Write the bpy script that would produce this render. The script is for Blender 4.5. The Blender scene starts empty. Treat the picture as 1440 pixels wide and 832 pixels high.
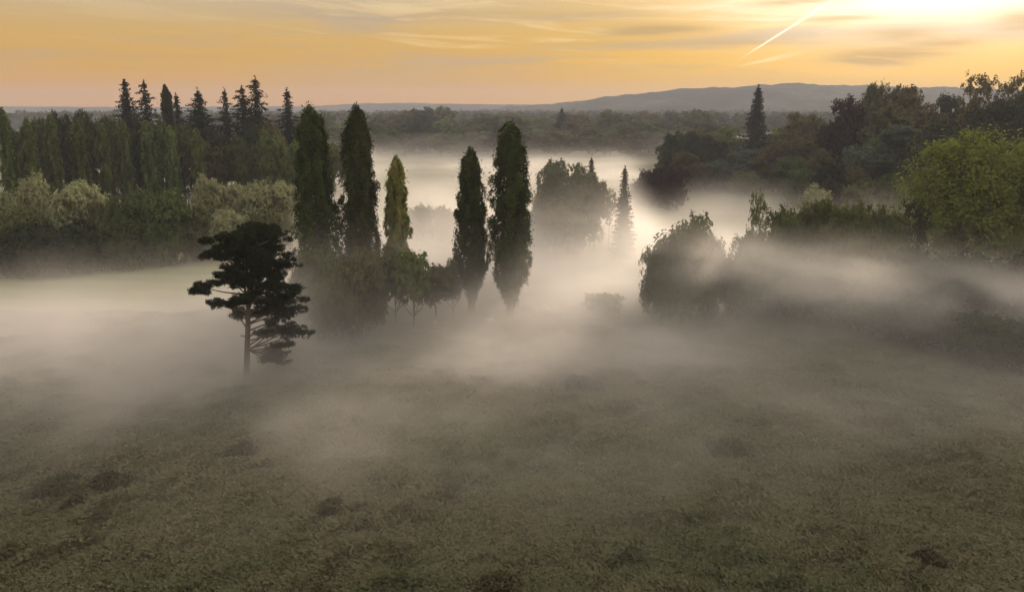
import bpy, math, random
import numpy as np
from mathutils import Vector

# ------------------------------------------------------------------ basics
F, CX, CY = 1130.0, 720.0, 416.0          # the lens, in units of the 1440 x 832 picture
PITCH = math.radians(13.3)
CAM_H = 25.0
scene = bpy.context.scene
col = scene.collection
CP, SP = math.cos(PITCH), math.sin(PITCH)


def spot(px, py, depth):
    """The point seen at (px, py) that lies depth metres ahead of the camera."""
    u, v = (px - CX) / F, -(py - CY) / F
    t = depth / (CP + v * SP)
    return (t * u, depth, CAM_H + t * (-SP + v * CP))


def smooth(a, b, x):
    t = np.clip((np.asarray(x, float) - a) / (b - a), 0, 1)
    return t * t * (3 - 2 * t)


def vnoise(x, y, seed=0):
    xi, yi = np.floor(x).astype(np.int64), np.floor(y).astype(np.int64)
    fx, fy = x - xi, y - yi
    fx, fy = fx * fx * (3 - 2 * fx), fy * fy * (3 - 2 * fy)

    def h(a, b):
        n = (a * 374761393 + b * 668265263 + seed * 1442695041) & 0xFFFFFFFF
        n = ((n ^ (n >> 13)) * 1274126177) & 0xFFFFFFFF
        return ((n ^ (n >> 16)) & 0xFFFF) / 65535.0
    return (h(xi, yi) * (1 - fx) + h(xi + 1, yi) * fx) * (1 - fy) + (h(xi, yi + 1) * (1 - fx) + h(xi + 1, yi + 1) * fx) * fy


def fbm(x, y, seed=0, octv=4):
    x, y = np.asarray(x, float), np.asarray(y, float)
    s, a, t = 0, 1.0, 0
    for k in range(octv):
        s = s + a * vnoise(x * 2 ** k + 17.3 * k, y * 2 ** k - 9.1 * k, seed + k)
        t += a
        a *= .5
    return s / t


def terrain(x, y):
    x, y = np.asarray(x, float), np.asarray(y, float)
    near = smooth(700, 250, np.hypot(x, y))
    h = (fbm(x / 60, y / 60, 3, 2) - .5) * 1.0 * near
    h = h + (fbm(x / 9, y / 9, 5, 3) - .5) * .45 * smooth(220, 120, np.hypot(x, y))
    h = h + 6 * smooth(55, 150, x) * smooth(110, 220, y) * smooth(600, 320, y)
    return h


def mesh_from(name, verts, faces_n, idx, tone=None):
    me = bpy.data.meshes.new(name)
    n = len(verts)
    me.vertices.add(n)
    me.vertices.foreach_set('co', np.asarray(verts, np.float32).ravel())
    me.loops.add(len(idx))
    me.loops.foreach_set('vertex_index', np.asarray(idx, np.int32))
    me.polygons.add(len(faces_n))
    starts = np.concatenate([[0], np.cumsum(faces_n)[:-1]]).astype(np.int32)
    me.polygons.foreach_set('loop_start', starts)
    if tone is not None:
        at = me.attributes.new('tone', 'FLOAT', 'FACE')
        at.data.foreach_set('value', np.asarray(tone, np.float32))
    me.update(calc_edges=True)
    return me


def obj(name, me, mat=None, parent=None):
    if mat is not None and not me.materials:
        me.materials.append(mat)
    o = bpy.data.objects.new(name, me)
    col.objects.link(o)
    if parent is not None:
        o.parent = parent
    return o


def tag(o, label=None, cat=None, group=None, kind=None):
    if label:
        o['label'] = label
    if cat:
        o['category'] = cat
    if group:
        o['group'] = group
    if kind:
        o['kind'] = kind
    return o


# ------------------------------------------------------------------ node expressions
class E:
    """A value in a node tree that can be written as arithmetic."""
    def __init__(self, t, s):
        self.t, self.s = t, s

    def op(self, o, *a, clamp=False):
        n = self.t.nodes.new('ShaderNodeMath')
        n.operation = o
        n.use_clamp = clamp
        for k, v in enumerate((self,) + a):
            if isinstance(v, E):
                self.t.links.new(v.s, n.inputs[k])
            else:
                n.inputs[k].default_value = float(v)
        return E(self.t, n.outputs[0])

    def __add__(self, o): return self.op('ADD', o)
    __radd__ = __add__
    def __mul__(self, o): return self.op('MULTIPLY', o)
    __rmul__ = __mul__
    def __sub__(self, o): return self.op('SUBTRACT', o)
    def __rsub__(self, o): return self.op('MULTIPLY', -1.0) + o
    def __truediv__(self, o): return self.op('DIVIDE', o)
    def exp(self): return self.op('EXPONENT')
    def abs(self): return self.op('ABSOLUTE')
    def max(self, v): return self.op('MAXIMUM', v)
    def min(self, v): return self.op('MINIMUM', v)
    def pow(self, v): return self.op('POWER', v)

    def step(self, a, b, lo=0.0, hi=1.0):
        """smoothstep from a to b (a may be above b)."""
        if a > b:
            a, b, lo, hi = b, a, hi, lo
        n = self.t.nodes.new('ShaderNodeMapRange')
        n.interpolation_type = 'SMOOTHSTEP'
        self.t.links.new(self.s, n.inputs[0])
        for k, v in enumerate((a, b, lo, hi)):
            n.inputs[k + 1].default_value = v
        return E(self.t, n.outputs[0])


def combine(t, x, y, z):
    n = t.nodes.new('ShaderNodeCombineXYZ')
    for k, v in enumerate((x, y, z)):
        if isinstance(v, E):
            t.links.new(v.s, n.inputs[k])
        else:
            n.inputs[k].default_value = v
    return n.outputs[0]


def noise(t, vec, scale=1.0, detail=3.0, rough=.5, dist=0.0):
    n = t.nodes.new('ShaderNodeTexNoise')
    t.links.new(vec, n.inputs['Vector'])
    n.inputs['Scale'].default_value = scale
    n.inputs['Detail'].default_value = detail
    n.inputs['Roughness'].default_value = rough
    n.inputs['Distortion'].default_value = dist
    return E(t, n.outputs[0])


def gauss(x, c, r):
    q = (x - c) / r
    return (q * q * -1.0).exp()


def new_mat(name):
    m = bpy.data.materials.new(name)
    m.use_nodes = True
    nt = m.node_tree
    for n in list(nt.nodes):
        nt.nodes.remove(n)
    out = nt.nodes.new('ShaderNodeOutputMaterial')
    return m, nt, out


def mixc(t, fac, a, b, mode='MIX'):
    n = t.nodes.new('ShaderNodeMix')
    n.data_type = 'RGBA'
    n.blend_type = mode
    for k, v in ((0, fac), (6, a), (7, b)):
        if isinstance(v, E):
            t.links.new(v.s, n.inputs[k])
        elif hasattr(v, 'is_linked'):
            t.links.new(v, n.inputs[k])
        elif k == 0:
            n.inputs[0].default_value = v
        else:
            n.inputs[k].default_value = (*v, 1)
    return n.outputs[2]


def foliage(name, a, b, transl=.3, vary=.25):
    m, t, out = new_mat(name)
    at = t.nodes.new('ShaderNodeAttribute')
    at.attribute_name = 'tone'
    c = mixc(t, E(t, at.outputs['Fac']), a, b)
    oi = t.nodes.new('ShaderNodeObjectInfo')
    hs = t.nodes.new('ShaderNodeHueSaturation')
    t.links.new(c, hs.inputs['Color'])
    r = E(t, oi.outputs['Random'])
    t.links.new((r * (2 * vary) + (1 - vary)).s, hs.inputs['Value'])
    t.links.new((r * .03 + .485).s, hs.inputs['Hue'])
    d = t.nodes.new('ShaderNodeBsdfDiffuse')
    tr = t.nodes.new('ShaderNodeBsdfTranslucent')
    mx = t.nodes.new('ShaderNodeMixShader')
    mx.inputs[0].default_value = transl
    t.links.new(hs.outputs[0], d.inputs[0])
    t.links.new(hs.outputs[0], tr.inputs[0])
    t.links.new(d.outputs[0], mx.inputs[1])
    t.links.new(tr.outputs[0], mx.inputs[2])
    t.links.new(mx.outputs[0], out.inputs[0])
    return m


def bark(name, a, b):
    m, t, out = new_mat(name)
    g = t.nodes.new('ShaderNodeNewGeometry')
    sep = t.nodes.new('ShaderNodeSeparateXYZ')
    t.links.new(g.outputs['Position'], sep.inputs[0])
    x, y, z = (E(t, sep.outputs[k]) for k in range(3))
    n = noise(t, combine(t, x * 3, y * 3, z * .8), 2.0, 4)
    c = mixc(t, n.step(.35, .65), a, b)
    p = t.nodes.new('ShaderNodeBsdfPrincipled')
    t.links.new(c, p.inputs['Base Color'])
    p.inputs['Roughness'].default_value = .9
    bp = t.nodes.new('ShaderNodeBump')
    bp.inputs['Strength'].default_value = .6
    t.links.new(n.s, bp.inputs['Height'])
    t.links.new(bp.outputs[0], p.inputs['Normal'])
    t.links.new(p.outputs[0], out.inputs[0])
    return m


def plain(name, c, rough=.8):
    m, t, out = new_mat(name)
    p = t.nodes.new('ShaderNodeBsdfPrincipled')
    g = t.nodes.new('ShaderNodeNewGeometry')
    n = noise(t, g.outputs['Position'], 1.5, 4)
    t.links.new(mixc(t, n, tuple(k * .8 for k in c), tuple(min(1, k * 1.15) for k in c)), p.inputs['Base Color'])
    p.inputs['Roughness'].default_value = rough
    t.links.new(p.outputs[0], out.inputs[0])
    return m


FOL = {
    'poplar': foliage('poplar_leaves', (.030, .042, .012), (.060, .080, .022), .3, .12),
    'poplar_light': foliage('yellowing_poplar_leaves', (.17, .185, .048), (.30, .30, .09), .45, .03),
    'poplar_row': foliage('row_poplar_leaves', (.062, .084, .028), (.14, .165, .056), .34, .14),
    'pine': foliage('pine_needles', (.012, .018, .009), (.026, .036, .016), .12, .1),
    'spruce': foliage('spruce_needles', (.016, .024, .016), (.034, .046, .026), .12, .2),
    'broad': foliage('broadleaf_leaves', (.046, .060, .022), (.098, .115, .042), .28, .25),
    'bright': foliage('fresh_green_leaves', (.075, .10, .030), (.15, .18, .060), .32, .18),
    'olive': foliage('olive_leaves', (.070, .076, .032), (.14, .14, .060), .28, .2),
    'copper': foliage('copper_beech_leaves', (.020, .014, .013), (.042, .030, .026), .2, .1),
    'russet': foliage('russet_leaves', (.062, .058, .026), (.125, .108, .050), .3, .15),
    'willow': foliage('willow_leaves', (.085, .11, .022), (.20, .22, .048), .42, .05),
    'pale': foliage('silvery_willow_leaves', (.19, .20, .10), (.35, .35, .19), .35, .12),
    'dark': foliage('dark_evergreen_leaves', (.022, .030, .015), (.050, .060, .030), .18, .2),
    'blue': foliage('blue_green_leaves', (.050, .072, .046), (.105, .13, .088), .22, .12),
    'bramble': foliage('bramble_leaves', (.045, .060, .018), (.10, .115, .038), .28, .12),
    'grass': foliage('meadow_grass_blades', (.082, .100, .048), (.170, .142, .086), .28, 0),
    'weed': foliage('withered_dock_leaves', (.054, .050, .028), (.095, .082, .046), .2, .05),
    'distant': foliage('distant_wood_leaves', (.040, .050, .024), (.080, .088, .045), .2, 0),
}
BARK = bark('grey_brown_bark', (.06, .048, .036), (.13, .105, .08))
BARK_PINE = bark('scots_pine_bark', (.055, .044, .034), (.12, .088, .062))


# ------------------------------------------------------------------ mesh makers
class Tubes:
    def __init__(self):
        self.v, self.f, self.i, self.n = [], [], [], 0

    def add(self, pts, rad, sides=7):
        pts = np.asarray(pts, float)
        base = self.n
        for k, p in enumerate(pts):
            d = pts[min(k + 1, len(pts) - 1)] - pts[max(k - 1, 0)]
            d /= np.linalg.norm(d) + 1e-9
            a = np.cross(d, (0.3, 1, 0.1) if abs(d[2]) > .7 else (0, 0, 1))
            a /= np.linalg.norm(a) + 1e-9
            b = np.cross(d, a)
            for s in range(sides):
                w = 2 * math.pi * s / sides
                self.v.append(p + rad[k] * (math.cos(w) * a + math.sin(w) * b))
        for k in range(len(pts) - 1):
            for s in range(sides):
                s2 = (s + 1) % sides
                self.i += [base + k * sides + s, base + k * sides + s2, base + (k + 1) * sides + s2, base + (k + 1) * sides + s]
                self.f.append(4)
        self.i += [base + (len(pts) - 1) * sides + s for s in range(sides)]
        self.f.append(sides)
        self.n += len(pts) * sides

    def mesh(self, name):
        me = mesh_from(name, np.array(self.v), self.f, self.i)
        me.polygons.foreach_set('use_smooth', np.ones(len(me.polygons), bool))
        return me


def unit(a):
    return a / (np.linalg.norm(a, axis=-1, keepdims=True) + 1e-9)


def leaves(name, cen, leaf, rng, tone, bias=(0, 0, 0), bias_w=0.0, aspect=.5, outward=None, face=None):
    """One mesh of leaf-sized rhombi at the points cen; face is the way most of them turn."""
    n = len(cen)
    if face is not None:
        nrm = unit(face + rng.normal(size=(n, 3)) * .42)
        u = unit(np.cross(nrm, rng.normal(size=(n, 3)) + np.asarray(bias) * 0))
        w = np.cross(nrm, u)
    else:
        u = unit(rng.normal(size=(n, 3)) + np.asarray(bias) * bias_w + (0 if outward is None else outward))
        w = unit(np.cross(u, rng.normal(size=(n, 3))))
        nrm = np.cross(u, w)
    l = leaf * rng.uniform(.6, 1.35, (n, 1))
    v = np.stack([cen - u * l, cen + w * l * aspect + nrm * l * .12, cen + u * l, cen - w * l * aspect + nrm * l * .12], 1).reshape(-1, 3)
    return mesh_from(name, v, np.full(n, 4), np.arange(4 * n), tone)


def clusters(rng, cen, rad, per):
    """per gaussian points round each of the centres; the tone goes with the cluster."""
    k = len(cen)
    rad = np.broadcast_to(np.asarray(rad, float), (k, 3)) if np.ndim(rad) < 2 else rad
    p = cen[:, None, :] + rng.normal(size=(k, per, 3)) * rad[:, None, :] * .55
    tone = np.clip(rng.uniform(.1, .9, (k, 1)) * .6 + rng.uniform(0, 1, (k, per)) * .4, 0, 1)
    return p.reshape(-1, 3), tone.ravel()


def sphere_pts(rng, n, up=0.0):
    d = rng.normal(size=(n, 3))
    d[:, 2] += up
    return unit(d)


def broad_crown(name, H, W, seed, lumps=20, twigs=34, per=20, leaf=.34, base=.22, upright=0., gap=0.0, tuft=0.0):
    """A broadleaf crown: lumps spread through an egg, twigs on the lumps, leaves on the twigs."""
    rng = np.random.default_rng(seed)
    z0 = H * base
    cz, hz, R = (H + z0) / 2, (H - z0) / 2, W / 2
    d = sphere_pts(rng, lumps * 4, .3)
    pick = [0]                                                # spread the lumps: each next one keeps clear of those before
    for _ in range(lumps - 1):
        dist = np.min(np.linalg.norm(d[:, None] - d[pick][None], axis=2), 1) * rng.uniform(.6, 1, len(d))
        pick.append(int(np.argmax(dist)))
    d = d[pick]
    rr = rng.uniform(.50, .78, (lumps, 1))
    c = d * rr * np.array([R, R, hz]) + np.array([0, 0, cz])
    lr = R * rng.uniform(.24, .42, lumps)
    c = np.vstack([c, [[0, 0, cz]], [[0, 0, cz + hz * .45]]])
    lr = np.append(lr, [R * .5, R * .4])
    tw, nr = [], []
    for q, r in zip(c, lr):
        m = int(twigs * (r / (R * .35)) ** 2)
        s = sphere_pts(rng, m, .45)
        k = r * rng.uniform(.70, 1.0, (m, 1)) * (1 + (rng.uniform(0, 1, (m, 1)) ** 4) * (.35 + tuft))
        tw.append(q + s * k * np.array([1, 1, .85 + upright]))
        nr.append(s)
    tw, nr = np.vstack(tw), np.vstack(nr)
    ok = (tw[:, 2] > (z0 * .75 if z0 > 0 else -.5)) & (tw[:, 2] < H * 1.02)
    if gap:
        ok &= np.array([vnoise(np.array([a * .35]), np.array([b * .35 + cc * .6]), seed)[0] for a, b, cc in tw]) > gap
    tw, nr = tw[ok], nr[ok]
    p, tone = clusters(rng, tw, (R * .085, R * .085, R * .075 * (1 + upright)), per)
    f = np.repeat(nr, per, 0) + unit(p - np.array([0, 0, cz])) * .35 + np.array([0, 0, .25])
    return leaves(name, p, leaf, rng, tone, face=unit(f))


def broad_trunk(name, H, W, seed, base=.22, r=None):
    rng = np.random.default_rng(seed + 991)
    t = Tubes()
    r = r or H * .018
    top = H * .72
    ks = np.linspace(0, 1, 7)
    path = np.stack([np.cumsum(rng.normal(0, .012 * H, 7)) * ks, np.cumsum(rng.normal(0, .012 * H, 7)) * ks, ks * top - .4], 1)
    t.add(path, [r * (1.5 if k == 0 else 1) * (1 - .8 * q) for k, q in enumerate(ks)], 8)
    for k in range(9):
        q = rng.uniform(.28, .85)
        p0 = np.array([np.interp(q, ks, path[:, j]) for j in range(3)])
        a = k * 2.4 + rng.uniform(-.4, .4)
        L = W * rng.uniform(.3, .45)
        e = p0 + np.array([math.cos(a) * L, math.sin(a) * L, L * rng.uniform(.5, 1.1)])
        m = (p0 + e) / 2 + np.array([0, 0, -.08 * L])
        t.add([p0, m, e], [r * .45 * (1 - q * .5), r * .3 * (1 - q * .5), r * .08], 5)
    return t.mesh(name)


def poplar_crown(name, H, W, seed, base=.13, plumes=90, per=17, leaf=.2, taper=.25):
    """A fastigiate column: steep plumes of leaves that sweep up round the stem."""
    rng = np.random.default_rng(seed)
    P, T, N = [], [], []

    def prof(q):
        t = np.clip((1.0 - q) / (1 - base), 0, 1)
        return t ** .36 * (.30 + .70 * smooth(base - .02, base + taper, q))
    bulge = rng.uniform(.80, 1.10, 40)
    for k in range(plumes + 9):
        if k >= plumes:                                       # the leader and its close companions
            for s in np.linspace(0, 1, 9):
                z = H * (.86 + .13 * s) - (k - plumes) * H * .008
                w = W * .095 * (1.15 - .75 * s)
                a = k * 2.4
                cen = np.array([math.cos(a), math.sin(a), 0]) * W * .19 * (1 - s * .85) + np.array([0, 0, z])
                P.append(cen + rng.normal(size=(per, 3)) * np.array([w, w, w * 1.5]) * .8)
                T.append(rng.uniform(.1, .9, per))
                N.append(np.repeat([[math.cos(a), math.sin(a), .4]], per, 0))
            continue
        q = base + (.93 - base) * ((k + rng.uniform(0, 1)) / plumes)
        a = k * 2.399 + rng.uniform(-.5, .5)
        R = W / 2 * rng.uniform(.70, 1.12)
        L = H * rng.uniform(.07, .15) * (1 if q < .8 else .75)
        tn = rng.uniform(.1, .9)
        for s in np.linspace(0, 1, 11):
            z = min(H * (q - .04) + L * s, H * (.985 + .012 * math.sin(k)))
            zt = z / H
            pr = float(prof(zt)) * bulge[int(zt * 39)]
            rad = R * pr * (.40 + .60 * math.sin(min(1, s * 1.25) * 1.6)) * (1 - .12 * max(0, s - .75) * 4)
            w = W * .072 * (1.2 - .85 * s) * (.5 + .5 * pr)
            cen = np.array([math.cos(a) * rad, math.sin(a) * rad, z])
            P.append(cen + rng.normal(size=(per, 3)) * np.array([w, w, w * 1.6]) * .75)
            T.append(np.clip(tn + rng.uniform(-.2, .2, per), 0, 1))
            N.append(np.repeat([[math.cos(a), math.sin(a), .35]], per, 0))
    p, tone, nn = np.vstack(P), np.concatenate(T), np.vstack(N)
    return leaves(name, p, leaf, rng, tone, face=unit(nn))


def poplar_trunk(name, H, seed, r=.42):
    rng = np.random.default_rng(seed + 7)
    t = Tubes()
    ks = np.linspace(0, 1, 9)
    x = np.cumsum(rng.normal(0, .05, 9))
    t.add(np.stack([x, x * .5, ks * H * .93 - .4], 1), [r * (1.45 if k == 0 else 1) * (1 - .93 * q) for k, q in enumerate(ks)], 8)
    for k in range(26):
        q = rng.uniform(.10, .8)
        a = k * 2.4
        L = H * rng.uniform(.10, .17)
        o = H * .042 * (1 - q * .5)
        t.add([(0, 0, H * q), (math.cos(a) * o, math.sin(a) * o, H * q + L * .45), (math.cos(a) * o * 1.25, math.sin(a) * o * 1.25, H * q + L)],
              [r * .3 * (1 - q), r * .2 * (1 - q), .02], 5)
    return t.mesh(name)


def spruce_crown(name, H, W, seed, base=.12, boughs=150, leaf=.22, ragged=.3, droop=.28, dens=9, power=1.0):
    """A conifer: boughs of uneven length all the way up the stem, drooping, their tips turned up."""
    rng = np.random.default_rng(seed)
    P, T, O = [], [], []
    uneven = rng.uniform(1 - ragged, 1 + ragged * .35, (9, 14))
    for k in range(boughs):
        q = base + (1 - base) * (1 - (1 - (k + rng.uniform(0, 1)) / boughs) ** .8)
        q = min(q, .975)
        a = k * 2.399 + rng.uniform(-.5, .5)
        R = W / 2 * ((1 - q) / (1 - base)) ** power
        L = R * uneven[int((a % 6.283) / 6.284 * 9), int(q * 13)] * rng.uniform(.75, 1.08) + .12
        m = max(3, int(L / .30))
        tn = rng.uniform(.15, .85)
        for s in np.linspace(.05, 1, m):
            c = np.array([math.cos(a) * L * s, math.sin(a) * L * s, H * q + L * (-droop * s + .5 * droop * s ** 3)])
            w = .10 + .13 * L * (1.1 - s) * .5 + .05
            n = max(3, int(dens * (1.25 - .6 * s)))
            P.append(c + rng.normal(size=(n, 3)) * np.array([w, w, w * .5]) - np.array([0, 0, .12]))
            T.append(np.clip(tn + rng.uniform(-.3, .3, n), 0, 1))
            O.append(np.repeat([[math.cos(a), math.sin(a), -.45]], n, 0))
    top = np.array([0, 0, H * .97]) + rng.normal(size=(26, 3)) * np.array([.10, .10, H * .02])
    P.append(top)
    T.append(np.full(26, .4))
    O.append(np.repeat([[0, 0, 1.]], 26, 0))
    return leaves(name, np.vstack(P), leaf, rng, np.concatenate(T), outward=np.vstack(O) * .8, aspect=.35)


def spruce_trunk(name, H, seed, r=.3):
    t = Tubes()
    ks = np.linspace(0, 1, 6)
    t.add(np.stack([0 * ks, 0 * ks, ks * H * .98 - .4], 1), [r * (1 - .95 * q) * (1.3 if k == 0 else 1) for k, q in enumerate(ks)], 7)
    return t.mesh(name)


def pad_crown(name, pads, seed, leaf=.16, dens=26, per=12, up=.6, twig=.30):
    """Flat cushions of needles: pads are (x, y, z, rx, ry, rz)."""
    rng = np.random.default_rng(seed)
    C = []
    for (x, y, z, rx, ry, rz) in pads:
        m = int(dens * max(.5, rx * ry) * (0.7 + rz))
        s = sphere_pts(rng, m)
        s = s * rng.uniform(.35, 1.0, (m, 1)) ** .5
        s[:, 2] = s[:, 2] * .9 + .15 * (1 - s[:, 0] ** 2 - s[:, 1] ** 2)
        C.append(np.array([x, y, z]) + s * np.array([rx, ry, rz]))
    C = np.vstack(C)
    p, tone = clusters(rng, C, (twig, twig, twig * .7), per)
    return leaves(name, p, leaf, rng, tone, bias=(0, 0, 1), bias_w=up, aspect=.28)


# ------------------------------------------------------------------ trees as things
BANK = {}


def variant(kind, key, H, W):
    """Crown and trunk meshes of one kind, built once and shared by its copies."""
    k = (kind, key)
    if k in BANK:
        return BANK[k]
    s = hash_seed(kind, key)
    if kind == 'poplar_row':
        c = poplar_crown('row_poplar_crown', H, W, s, .06, 70, 9, .36)
        t = poplar_trunk('row_poplar_trunk', H, s)
    elif kind == 'spruce':
        c = spruce_crown('spruce_crown', H, W, s, .42, 130, .34, .35, .30, 6, .9)
        t = spruce_trunk('spruce_trunk', H, s)
    elif kind == 'ragged_spruce':
        c = spruce_crown('ragged_spruce_crown', H, W, s, .42, 85, .36, .75, .22, 6, .75)
        t = spruce_trunk('ragged_spruce_trunk', H, s)
    elif kind == 'sequoia':
        c = spruce_crown('sequoia_crown', H, W, s, .04, 260, .38, .30, .40, 7, .75)
        t = spruce_trunk('sequoia_trunk', H, s, .6)
    elif kind == 'far':
        c = broad_crown('far_crown', H, W, s, 13, 30, 10, .62, .02)
        t = broad_trunk('far_trunk', H, W, s)
    elif kind == 'bush':
        c = broad_crown('bush_crown', H, W, s, 22, 40, 14, .27, -.12, tuft=.15)
        t = broad_trunk('bush_stem', H, W, s)
    elif kind == 'small':
        c = broad_crown('small_crown', H, W, s, 15, 34, 13, .24, .30, tuft=.2)
        t = broad_trunk('small_trunk', H, W, s, r=.2)
    elif kind == 'hedge_bush':
        c = broad_crown('hedge_bush_crown', H, W, s, 26, 44, 15, .24, -.15)
        t = broad_trunk('hedge_bush_stem', H, W, s)
    elif kind == 'willow_bush':
        c = broad_crown('willow_bush_crown', H, W, s, 28, 40, 14, .26, -.10, upright=.15, tuft=.05)
        t = broad_trunk('willow_bush_stem', H, W, s)
    elif kind == 'open':
        c = broad_crown('open_crown', H, W, s, 15, 30, 12, .32, .35, gap=.42, tuft=.2)
        t = broad_trunk('open_trunk', H, W, s, r=.35)
    else:
        c = broad_crown('broad_crown', H, W, s, 17, 42, 13, .36, .1)
        t = broad_trunk('broad_trunk', H, W, s)
    BANK[k] = (c, t, H, W)
    return BANK[k]


def hash_seed(*a):
    return sum((i + 1) * ord(ch) for i, ch in enumerate(repr(a))) % 100003


VARIANTS = {
    'poplar_row': [('a', 25, 4.6), ('b', 24, 4.0), ('c', 25, 5.2)],
    'spruce': [('a', 26, 11), ('b', 26, 10)],
    'ragged_spruce': [('a', 27, 10), ('b', 27, 9), ('c', 26, 10)],
    'sequoia': [('a', 28, 10)],
    'far': [('a', 16, 13), ('b', 16, 15), ('c', 15, 11)],
    'bush': [('a', 9, 11), ('b', 9, 10)],
    'hedge_bush': [('a', 9, 11), ('b', 9, 10), ('c', 9, 12)],
    'small': [('a', 8, 8), ('b', 8, 7)],
    'willow_bush': [('a', 11, 10), ('b', 11, 11)],
    'open': [('a', 22, 12), ('b', 22, 13)],
    'broad': [('a', 18, 14), ('b', 18, 13), ('c', 19, 12), ('d', 17, 15)],
}
COPIES = {}
CATNAME = {'poplar_row': 'lombardy_poplar', 'spruce': 'spruce_tree', 'ragged_spruce': 'fir_tree', 'sequoia': 'sequoia_tree', 'far': 'broadleaf_tree',
           'bush': 'bush', 'hedge_bush': 'bush', 'small': 'broadleaf_tree', 'willow_bush': 'willow_tree', 'open': 'broadleaf_tree', 'broad': 'broadleaf_tree'}
CAT = {'lombardy_poplar': 'poplar', 'spruce_tree': 'conifer', 'fir_tree': 'conifer', 'sequoia_tree': 'conifer', 'broadleaf_tree': 'tree', 'bush': 'bush', 'willow_tree': 'willow'}
rnd = random.Random(5)


def tree(kind, leafm, px, depth, ytop, wpx, label, group=None, ybase=None, name=None):
    """A tree that stands depth metres ahead under picture column px, its tip on row ytop."""
    n = COPIES.get((kind, leafm), 0)
    COPIES[(kind, leafm)] = n + 1
    key, H, W = VARIANTS[kind][n % len(VARIANTS[kind])]
    c, t, H, W = variant(kind, key, H, W)
    top = spot(px, ytop, depth)
    if leafm not in [m.name for m in c.materials]:
        ck = (kind, key, leafm)
        if ck not in BANK:
            cc = c.copy() if c.materials else c
            cc.materials.clear()
            cc.materials.append(FOL[leafm])
            BANK[ck] = cc
        c = BANK[ck]
    g = float(terrain(top[0], depth))
    h = top[2] - g
    w = wpx / F * depth * 1.0
    nm = name or CATNAME[kind]
    e = bpy.data.objects.new(nm, None)
    col.objects.link(e)
    e.location = (top[0], depth, g)
    e.rotation_euler = (0, 0, rnd.uniform(0, 6.28))
    e.scale = (w / W, w / W, h / H)
    e.empty_display_size = .5
    tag(e, label, CAT.get(nm, 'tree'), group)
    obj('crown', c, None, e)
    obj('trunk', t, BARK, e)
    return e


# ------------------------------------------------------------------ camera and render settings
cam = bpy.data.cameras.new('camera')
cam.lens, cam.sensor_width = 36 * F / 1440, 36
cam.clip_end = 30000
co = bpy.data.objects.new('camera', cam)
co.location = (0, 0, CAM_H)
co.rotation_euler = (math.pi / 2 - PITCH, 0, 0)
col.objects.link(co)
scene.camera = co
scene.view_settings.view_transform = 'Standard'
scene.view_settings.look = 'None'
scene.view_settings.exposure = .3
cy = scene.cycles
cy.max_bounces, cy.diffuse_bounces, cy.glossy_bounces = 5, 2, 2
cy.transmission_bounces, cy.volume_bounces, cy.transparent_max_bounces = 2, 2, 8
cy.caustics_reflective = cy.caustics_refractive = False
cy.use_adaptive_sampling, cy.adaptive_threshold = True, .03
cy.use_denoising = True
cy.denoiser = 'OPENIMAGEDENOISE'
cy.volume_step_rate = 3.0
cy.volume_max_steps = 200
cy.sample_clamp_indirect = 4

# ------------------------------------------------------------------ sun and sky
SUN_EL, SUN_AZ = math.radians(12), math.radians(29.5)     # azimuth clockwise from straight ahead
sv = Vector((math.sin(SUN_AZ) * math.cos(SUN_EL), math.cos(SUN_AZ) * math.cos(SUN_EL), math.sin(SUN_EL)))
sl = bpy.data.lights.new('sun', 'SUN')
sl.energy, sl.angle, sl.color = 2.7, math.radians(10), (1.0, .83, .64)
so = bpy.data.objects.new('sun', sl)
so.rotation_euler = (-sv).to_track_quat('-Z', 'Y').to_euler()
so.location = (200, 300, 120)
col.objects.link(so)

world = bpy.data.worlds.new('World')
scene.world = world
world.use_nodes = True
wt = world.node_tree
bg = wt.nodes['Background']
sky = wt.nodes.new('ShaderNodeTexSky')
sky.sky_type, sky.sun_disc = 'NISHITA', False
sky.sun_elevation, sky.sun_rotation = SUN_EL, SUN_AZ
sky.dust_density, sky.air_density, sky.ozone_density = 4, 1.5, 2
tc = wt.nodes.new('ShaderNodeTexCoord')
gen = tc.outputs['Generated']
sp = wt.nodes.new('ShaderNodeSeparateXYZ')
wt.links.new(gen, sp.inputs[0])
wx, wy, wz = (E(wt, sp.outputs[k]) for k in range(3))
az = wx.op('ARCTAN2', wy) * (180 / math.pi)                 # degrees clockwise from straight ahead
el = wz.op('ARCSINE') * (180 / math.pi)


def azel(px, py):
    d = Vector(spot(px, py, 1000.0)) - Vector((0, 0, CAM_H))
    return math.degrees(math.atan2(d.x, d.y)), math.degrees(math.asin(d.normalized().z))


rp = wt.nodes.new('ShaderNodeValToRGB')
els = rp.color_ramp.elements
stops = [(0.0, (.60, .245, .012)), (.018, (.60, .255, .012)), (.042, (.57, .29, .022)), (.08, (.525, .318, .088)), (.12, (.465, .365, .235)),
         (.32, (1.0, .91, .78)), (.6, (1.12, 1.07, 1.02)), (1.0, (1.12, 1.10, 1.08))]  # upper stops, out of view, brightened to fill land and mist with light
els[0].position, els[0].color = stops[0][0], (*stops[0][1], 1)
els[1].position, els[1].color = stops[-1][0], (*stops[-1][1], 1)
for p, c in stops[1:-1]:
    e_ = els.new(p)
    e_.color = (*c, 1)
wt.links.new(wz.s, rp.inputs[0])
# brightness and yellow gather round the veiled sun
saz, sel = azel(1335, -10)
q1 = (az - saz) / 23.0
q2 = (el - sel * .5) / 13.0
glow_y = ((q1 * q1 + q2 * q2) * -1.0).exp()
q1 = (az - saz) / 11.5
q2 = (el - sel - 1.5) / 3.6
glow_w = ((q1 * q1 + q2 * q2) * -1.0).exp()
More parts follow.
